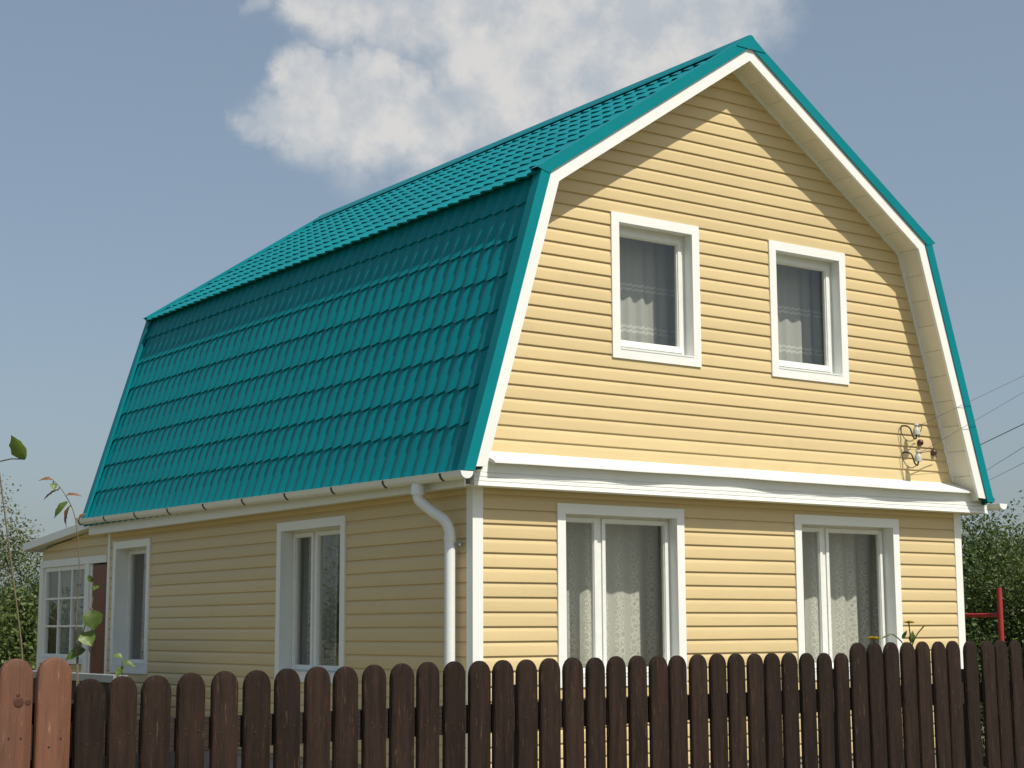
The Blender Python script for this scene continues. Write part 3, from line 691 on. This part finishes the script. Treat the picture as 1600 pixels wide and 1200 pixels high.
wire([(5.048, -.155, 3.25), ext((5.119, -.13, 3.282), (6.248, -.469, 3.903), 7)], .0021, 'thin service wire from the lower insulator across the roof edge')
wire([ext((17.024, 8.606, 4.918), (15.067, 6.284, 4.873), -2.4), ext((17.024, 8.606, 4.918), (15.067, 6.284, 4.873), 5)], .0075, 'thicker dark overhead wire crossing the sky right of the roof')
wire([ext((17.199, 8.555, 4.516), (15.098, 6.33, 4.501), -2.4), ext((17.199, 8.555, 4.516), (15.098, 6.33, 4.501), 5)], .0042, 'faint thin overhead wire just below the thicker dark one')
wire([ext((17.299, 8.516, 4.343), (15.119, 6.362, 4.243), -2.4), ext((17.299, 8.516, 4.343), (15.119, 6.362, 4.243), 5)], .0042, 'lowest faint overhead wire, close above the bushes')

# ------------------------------------------------------------------ picket fence
FA = Vector((-5.467, -6.128, 0)); FD = Vector((cos(.128), sin(.128), 0)); FN = Vector((FD.y, -FD.x, 0))   # FN faces the road (camera)
PK = [(-0.222, 1.524), (-0.105, 1.526), (0.011, 1.464), (0.113, 1.469), (0.225, 1.469), (0.343, 1.474), (0.46, 1.477), (0.576, 1.477), (0.691, 1.48), (0.807, 1.484), (0.922, 1.482), (1.034, 1.486), (1.152, 1.488), (1.266, 1.491), (1.382, 1.491), (1.493, 1.491), (1.604, 1.492), (1.721, 1.492), (1.835, 1.495), (1.952, 1.496), (2.065, 1.494), (2.181, 1.497), (2.293, 1.498), (2.411, 1.496), (2.525, 1.495), (2.642, 1.498), (2.758, 1.499), (2.872, 1.498), (2.993, 1.496), (3.105, 1.497), (3.219, 1.496), (3.34, 1.494), (3.455, 1.493), (3.582, 1.491), (3.695, 1.534), (3.818, 1.533), (3.945, 1.534), (4.073, 1.533), (4.195, 1.535), (4.32, 1.534), (4.447, 1.536), (4.588, 1.535), (4.738, 1.531), (4.852, 1.536), (4.985, 1.535), (5.122, 1.534)]
def picket_mesh(w, h, seed, material):
    random.seed(seed); g = G(); t = .017; b = .0045
    def outline(ins, y):
        hw = w/2-ins; pts = [(-hw, y, .06), (hw, y, .06)]
        c = h-w*.52; nn = 12
        for i in range(nn+1):
            a = pi*i/nn; pts.append((hw*cos(a), y, c+(w*.52-ins)*sin(a)))
        return pts
    layers = [outline(b, -t), outline(b*.35, -t+b*.35), outline(0, -t+b), outline(0, 0)]
    k = len(g.v); n_ = len(layers[0]); g.strip(layers, True); g.f.append(tuple(range(k+n_-1, k-1, -1))); e = k+3*n_; g.f.append(tuple(range(e, e+n_)))
    # slight warp of the board
    wb, wt = random.uniform(-.004, .004), random.uniform(-.006, .006)
    g.v = [(x+wt*.4*(z/h)**2, y+wb*sin(pi*z/h), z) for x, y, z in g.v]
    return mesh('picket', g, material, True, 35)
sections = [('picket_fence', 'short orange stained picket section at the left end of the fence', 0, 2, 'fence_orange', .102),
            ('picket_fence', 'long dark brown picket fence with round tops in front of the house', 2, 34, 'fence_brown', .094),
            ('picket_fence', 'taller dark brown picket section in front of the right window', 34, 42, 'fence_brown', .104),
            ('picket_fence', 'dark brown picket section beyond the post gap at the right edge', 42, 46, 'fence_brown', .104)]
nail_me = mesh('nail', G().lathe([(0, .0014), (.0026, .0012), (.0033, 0), (.0033, -.002)], (0, 0, 0), (0, -1, 0), 8), 'nail_rust')
random.seed(11)
for nm, lb, i0, i1, mt, wd in sections:
    s_ref = PK[i0][0]; base = FA+FD*s_ref
    f = empty(nm, lb, 'fence', 'picket fence sections along the road', base); f.rotation_euler = (0, 0, .128)
    pk = list(PK[i0:i1])
    if i0 == 0:                                        # the sections run on past both picture edges
        pk = [(-.222-.1165*q, 1.524+random.uniform(-.004, .004)) for q in range(9, 0, -1)]+pk
    if i1 == 46: pk = pk+[(5.122+.128*q, 1.534+random.uniform(-.004, .004)) for q in range(1, 14)]
    for j, (s_, h) in enumerate(pk):
        me = picket_mesh(wd*random.uniform(.965, 1.02), h, random.random(), mt)
        o = obj('picket', me, None, f); o.location = (s_-s_ref, random.uniform(-.002, .002), 0)
        for nx_ in (-.018, .02):
            nz2 = 1.293+random.uniform(-.018, .018); o2 = obj('nail', nail_me, None, o); o2.location = (nx_+random.uniform(-.006, .006), -.0172, nz2)
        lean = random.uniform(-.006, .006)+(.010 if i0 >= 34 else 0)
        o.rotation_euler = (random.uniform(-.0015, .0015), -lean, random.uniform(-.014, .014)); o.location.x += h*lean
        if i0 == 0 and j == len(pk)-2:
            for kx, kz, kr in ((.008, 1.405, .016), (.036, 1.405, .010), (.006, 1.425, .007)):
                g = G().lathe([(0, .0012), (kr*.6, .0012), (kr, 0), (kr, -.002)], (kx, -.0172, kz), (0, -1, 0), 12); obj('knot', g, 'knot_brown', o)
    a, b = pk[0][0]-s_ref-.05, pk[-1][0]-s_ref+.05
    for z0, z1 in ((1.245, 1.340), (.38, .48)):
        g = G().box((a, .0045, z0), (b, .044, z1)); obj('rail', g, 'rail_brown', f)
    for s_ in {0: [-.164, -.75], 2: [-.048, 1.775], 34: [], 42: [4.664, 5.6, 6.5]}[i0]:
        g = G().box((s_-s_ref-.045, .046, 0), (s_-s_ref+.045, .13, 1.40)); obj('post', g, 'rail_brown', f)
    if i0 == 34:
        g = G().box((3.64-s_ref-.04, .046, 0), (3.64-s_ref+.04, .13, 1.42)); obj('post', g, 'rail_brown', f)

# ------------------------------------------------------------------ red pipe frame behind the right corner
rf = empty('pipe_frame', 'red painted pipe frame with a crossbar beside the bushes', 'frame', loc=(6.37, .03, 0))
for x, y in ((0, 0), (.0, 3.0)):
    g = G().tube([(x-.0, y, 0), (x-.012, y, 1.0), (x-.03, y-.01, 1.985)], .027, 12); obj('post', g, 'red_paint', rf, smooth=True, angle=50)
g = G().tube([(-.02, .0, 1.715), (-.02, 3.0, 1.715)], .021, 12); obj('crossbar', g, 'red_paint', rf, smooth=True, angle=50)

# ------------------------------------------------------------------ trees and shrubs
def leaf_quad(g, p, d, nrm, ln, wd):
    side = d.cross(nrm).normalized(); k = len(g.v); m = p+d*ln*.5+nrm*ln*.06; t = p+d*ln
    g.v += [tuple(p), tuple(m+side*wd*.5), tuple(t), tuple(m-side*wd*.5), ]
    g.f += [(k, k+1, k+2), (k, k+2, k+3)]
def rvec(): 
    while True:
        v = Vector((random.uniform(-1, 1), random.uniform(-1, 1), random.uniform(-1, 1)))
        if .05 < v.length < 1: return v.normalized()
def tree(loc, h, spread, label, leafmat, seed, nleaf=9000, leaf=.07, trunk_h=.3, tr=.07, group=None, dense=1., name='garden_tree', cat='tree'):
    random.seed(seed); t = empty(name, label, cat, group, loc); tg = G(); tips = []
    def branch(p, d, ln, r, lev):
        n_ = 4; pts = [p.copy()]; rs = [r]
        for i in range(n_):
            d = (d+rvec()*.22+Vector((0, 0, .06))).normalized(); p = p+d*ln/n_; pts.append(p.copy()); rs.append(r*(1-.6*(i+1)/n_))
            if lev >= 1: tips.append((p.copy(), lev))
        tg.tube(pts, rs, 6 if lev else 9, cap=False)
        if lev < 3:
            for q in range(5 if lev < 1 else 4):
                i = random.randint(1, n_) if lev else random.randint(1, n_)
                nd = (d*.55+rvec()*.9+Vector((0, 0, .15))).normalized(); nd.x *= spread; nd.y *= spread; nd.normalize()
                branch(pts[i], nd, ln*random.uniform(.5, .75), rs[i]*.62, lev+1)
    nst = 1 if trunk_h > .2 else 4
    for q in range(nst):
        branch(Vector((random.uniform(-.15, .15)*(nst > 1), random.uniform(-.15, .15)*(nst > 1), -.05)), Vector((random.uniform(-.35, .35)*(nst > 1), random.uniform(-.35, .35)*(nst > 1), 1)).normalized(), h*.52, tr, 0)
    obj('trunk', tg, 'bark', t, smooth=True)
    tips2 = [a for a in tips if a[0].z > h*trunk_h*.55]
    cg = G(); mz = max(a[0].z for a in tips2)
    sc = h/mz
    for i in range(nleaf):
        p, lev = random.choice(tips2); r = .10*h/3+.05
        q = p+rvec()*r*random.random()**.5*1.6
        d = (rvec()+Vector((0, 0, -.15))).normalized(); nn_ = (rvec()+Vector((0, 0, .9))).normalized()
        leaf_quad(cg, q, d, nn_, leaf*random.uniform(.6, 1.3), leaf*random.uniform(.4, .75))
    obj('crown', cg, leafmat, t, recalc=False)
    return t
gr = 'garden trees and bushes behind the house'
def bush(loc, h, label, m_, seed, n_=30000, lf=.05, sp=1.1): return tree(loc, h, sp, label, m_, seed, n_, lf, .05, .045, gr, name='garden_bush', cat='bush')
bush((7.6, 2.4, 0), 3.0, 'dark green leafy bush close behind the right corner of the house', 'leaf_dark', 21)
bush((9.0, 1.5, 0), 3.1, 'mid green bush behind the red pipe post at the right edge', 'leaf_mid', 22)
bush((8.9, 3.4, 0), 3.3, 'dark bush filling the gap behind the red crossbar', 'leaf_dark', 23)
bush((10.3, 2.6, 0), 3.4, 'tall twiggy bush whose shoots top the skyline below the wires', 'leaf_mid', 24)
bush((10.6, 4.6, 0), 3.5, 'farthest dark bush in the right hand thicket', 'leaf_dark', 29)
bush((.5, 12.2, 0), 2.5, 'sunny green bush behind the veranda at the left edge', 'leaf_mid', 25, 22000, .075)
bush((-.6, 12.6, 0), 2.7, 'bushy green shrub at the far left edge of the garden', 'leaf_mid', 26, 22000, .08)
bush((1.0, 14.0, 0), 3.0, 'rounded dark shrub between the veranda and the pale trees', 'leaf_dark', 30)
tree((1.1, 15.5, 0), 4.1, .9, 'pale olive tree with loose twigs rising behind the veranda roof', 'leaf_olive', 27, 11000, .055, .3, .06, gr)
tree((.2, 16.2, 0), 4.0, .9, 'thin pale tree against the sky at the left edge', 'leaf_olive', 28, 10000, .055, .3, .06, gr)
tree((-7.5, 9.5, 0), 4.6, 1.1, 'dark leafy tree left of the picture, mirrored in the side windows', 'leaf_dark', 31, 16000, .07, .3, .08, gr)
tree((-5.5, 14.5, 0), 5.0, 1.1, 'mid green tree left of the picture, mirrored in the veranda panes', 'leaf_mid', 32, 16000, .07, .3, .08, gr)

# ------------------------------------------------------------------ vine shoots and flowers just behind the fence
def big_leaf(p, d, nrm, ln, wd, lobes, curl, seed):
    random.seed(seed); g = G(); d = Vector(d).normalized(); nrm = Vector(nrm); nrm = (nrm-d*nrm.dot(d)).normalized(); sd = d.cross(nrm); rows = []
    nn_ = 9
    for i in range(nn_+1):
        t = i/nn_; w = wd*.5*(sin(pi*min(1, t*1.02+.02))**.7)*(1.15-.45*t)*(1+lobes*.16*cos(t*3*2*pi)); c = -curl*ln*t*t
        mid = Vector(p)+d*ln*t+nrm*c; rows.append([mid+sd*w*a+nrm*(abs(a)*w*.35+random.uniform(-.002, .002)) for a in (-1, -.5, 0, .5, 1)])
    g.strip(rows); return g
def shoot(label, stem, rad, leaves, base, mats=('bark_young',), group='young vine shoots behind the fence', name='vine_shoot', cat='vine'):
    b = Vector(base); t = empty(name, label, cat, group, base)
    P = smooth_path([Vector(q)-b for q in stem], 8); nP = len(P)
    obj('stem', G().tube(P, [rad*(1-.65*i/nP) for i in range(nP)], 7), mats[0], t, smooth=True)
    for k, (p, d, nrm, ln, wd, lobes, curl, mt) in enumerate(leaves):
        p = Vector(p)-b
        q = min(P, key=lambda s: (s-p).length)
        lf = obj('leaf', big_leaf(p, d, nrm, ln, wd, lobes, curl, k), mt, t, smooth=True, recalc=False)
        if (q-p).length > .006: obj('leaf_stalk', G().tube([q, (q+p)/2+Vector((0, 0, .006)), p], .0022, 6), mats[0], t, smooth=True)
    return t
rt = rv.copy(); toc = -fw
rt = Vector((.816, -.577, 0)); toc = Vector((-.577, -.816, 0)); upv = Vector((0, 0, 1))
LV = lambda a, b, c=0.: rt*a+upv*b+toc*c
shoot('tall bare vine shoot with one large green leaf near its tip, left edge', [(-5.10, -4.70, 0), (-5.17, -4.76, 1.2), (-5.185, -4.767, 1.498), (-5.238, -4.784, 1.797), (-5.305, -4.801, 2.153), (-5.335, -4.815, 2.30), (-5.33, -4.82, 2.36)], .0045,
      [((-5.238, -4.866, 2.215), LV(-.35, 1, .2), LV(-.55, .1, 1), .098, .075, .6, -.25, 'leaf_vine')], (-5.10, -4.70, 0))
shoot('slender shoot with small curled reddish leaves against the sky', [(-5.0, -4.88, 0), (-5.02, -4.885, 1.3), (-5.04, -4.905, 1.66), (-5.04, -4.924, 1.80), (-5.069, -4.94, 1.998), (-5.111, -4.928, 2.094), (-5.150, -4.905, 2.145)], .003,
      [((-5.150, -4.905, 2.140), LV(-.9, .35, .1), LV(.2, .8, .6), .045, .022, .5, .5, 'leaf_red'), ((-5.145, -4.906, 2.128), LV(.3, -.3, .6), LV(.2, .9, .5), .032, .026, .5, .6, 'leaf_vine'),
       ((-5.128, -4.915, 2.105), LV(-1, -.35, .1), LV(-.2, .8, .6), .062, .02, .4, .35, 'leaf_red'), ((-5.105, -4.93, 2.085), LV(1, .25, .1), LV(0, .8, .6), .055, .02, .5, .4, 'leaf_red'),
       ((-5.098, -4.932, 2.062), LV(-.8, -.7, .1), LV(-.2, .5, .8), .075, .034, .8, .3, 'leaf_vine'), ((-5.09, -4.932, 2.045), LV(-.5, -1, .2), LV(-.6, .3, .8), .07, .022, .5, .5, 'leaf_red'),
       ((-5.055, -4.94, 2.0), LV(.5, .8, 0), LV(-.6, .3, .8), .03, .018, .5, .3, 'leaf_red')], (-5.0, -4.88, 0))
shoot('low leafy vine shoot in front of the brown door and veranda post', [(-4.96, -4.86, 0), (-5.0, -4.88, 1.2), (-5.02, -4.885, 1.45), (-5.02, -4.90, 1.56), (-5.0, -4.925, 1.66), (-4.99, -4.93, 1.72), (-4.995, -4.935, 1.78)], .0032,
      [((-4.992, -4.935, 1.672), LV(.15, -1, .25), LV(.1, .25, 1), .072, .078, .5, .15, 'leaf_vine'), ((-5.012, -4.91, 1.592), LV(.5, -.6, .3), LV(.1, .6, .9), .06, .066, .5, .2, 'leaf_vine'),
       ((-5.0, -4.90, 1.53), LV(-.95, -.35, .2), LV(-.1, .7, .8), .078, .055, .6, .2, 'leaf_vine'), ((-4.996, -4.932, 1.745), LV(.8, .5, .2), LV(-.2, .6, .8), .034, .02, .5, .2, 'leaf_vine'),
       ((-4.996, -4.935, 1.775), LV(-.5, .8, .2), LV(-.2, .3, .8), .03, .022, .5, .2, 'leaf_vine')], (-4.96, -4.86, 0))
shoot('small vine shoot with three leaves low before the far side window', [(-4.87, -4.95, 0), (-4.88, -4.96, 1.2), (-4.885, -4.97, 1.42), (-4.89, -4.975, 1.50)], .0025,
      [((-4.89, -4.975, 1.502), LV(-.9, .4, .2), LV(0, .8, .6), .034, .026, .5, .2, 'leaf_vine'), ((-4.888, -4.975, 1.49), LV(.95, -.3, .2), LV(0, .8, .6), .055, .026, .5, .2, 'leaf_vine'), ((-4.886, -4.972, 1.47), LV(-.3, -.6, .4), LV(0, .8, .6), .045, .03, .5, .2, 'leaf_vine')], (-4.87, -4.95, 0))
def flower(label, stems, leaves, base):
    b = Vector(base); t = empty('garden_flower', label, 'flower', 'yellow flowers behind the fence', base)
    for st, head in stems:
        P = smooth_path([Vector(q)-b for q in st], 6); obj('stem', G().tube(P, .0035, 6), 'leaf_mid', t, smooth=True)
        if head:
            random.seed(int(head*999)); fl = G(); c = P[-1]
            for i in range(11):
                a = 2*pi*i/11; d = (rt*cos(a)+toc*.5*sin(a)+upv*(.45+random.uniform(-.1, .2))).normalized(); gq = big_leaf(c, d, upv-toc*.2, head*random.uniform(.85, 1.1), head*.6, 0, .35, i)
                k = len(fl.v); fl.v += gq.v; fl.f += [tuple(k+x for x in f) for f in gq.f]
            fo = obj('blossom', fl, 'petal_yellow', t, smooth=True, recalc=False)
    for k, (p, d, nrm, ln, wd) in enumerate(leaves):
        obj('leaf', big_leaf(Vector(p)-b, d, nrm, ln, wd, .4, .3, k), 'leaf_mid', t, smooth=True, recalc=False)
flower('single yellow flower just showing above the taller pickets', [([(-.75, -4.79, 0), (-.755, -4.80, 1.2), (-.765, -4.811, 1.535)], .038)], [], (-.75, -4.79, 0))
flower('branching plant with one yellow bloom and bud over the fence by the window casing', [([(-.60, -4.91, 0), (-.60, -4.915, 1.3), (-.61, -4.92, 1.52), (-.625, -4.925, 1.618)], .030), ([(-.60, -4.915, 1.50), (-.585, -4.94, 1.56), (-.562, -4.967, 1.602)], .012), ([(-.60, -4.91, 1.42), (-.64, -4.89, 1.52), (-.69, -4.87, 1.565)], 0)],
       [((-.605, -4.92, 1.52), LV(.1, 1, .2), LV(-.2, .2, 1), .06, .035), ((-.64, -4.89, 1.54), LV(.5, .9, .1), LV(0, .5, .8), .05, .02), ((-.69, -4.87, 1.563), LV(-1, -.15, .2), LV(0, .8, .6), .06, .016), ((-.60, -4.93, 1.47), LV(.8, .5, .2), LV(0, .8, .6), .06, .03)], (-.60, -4.91, 0))
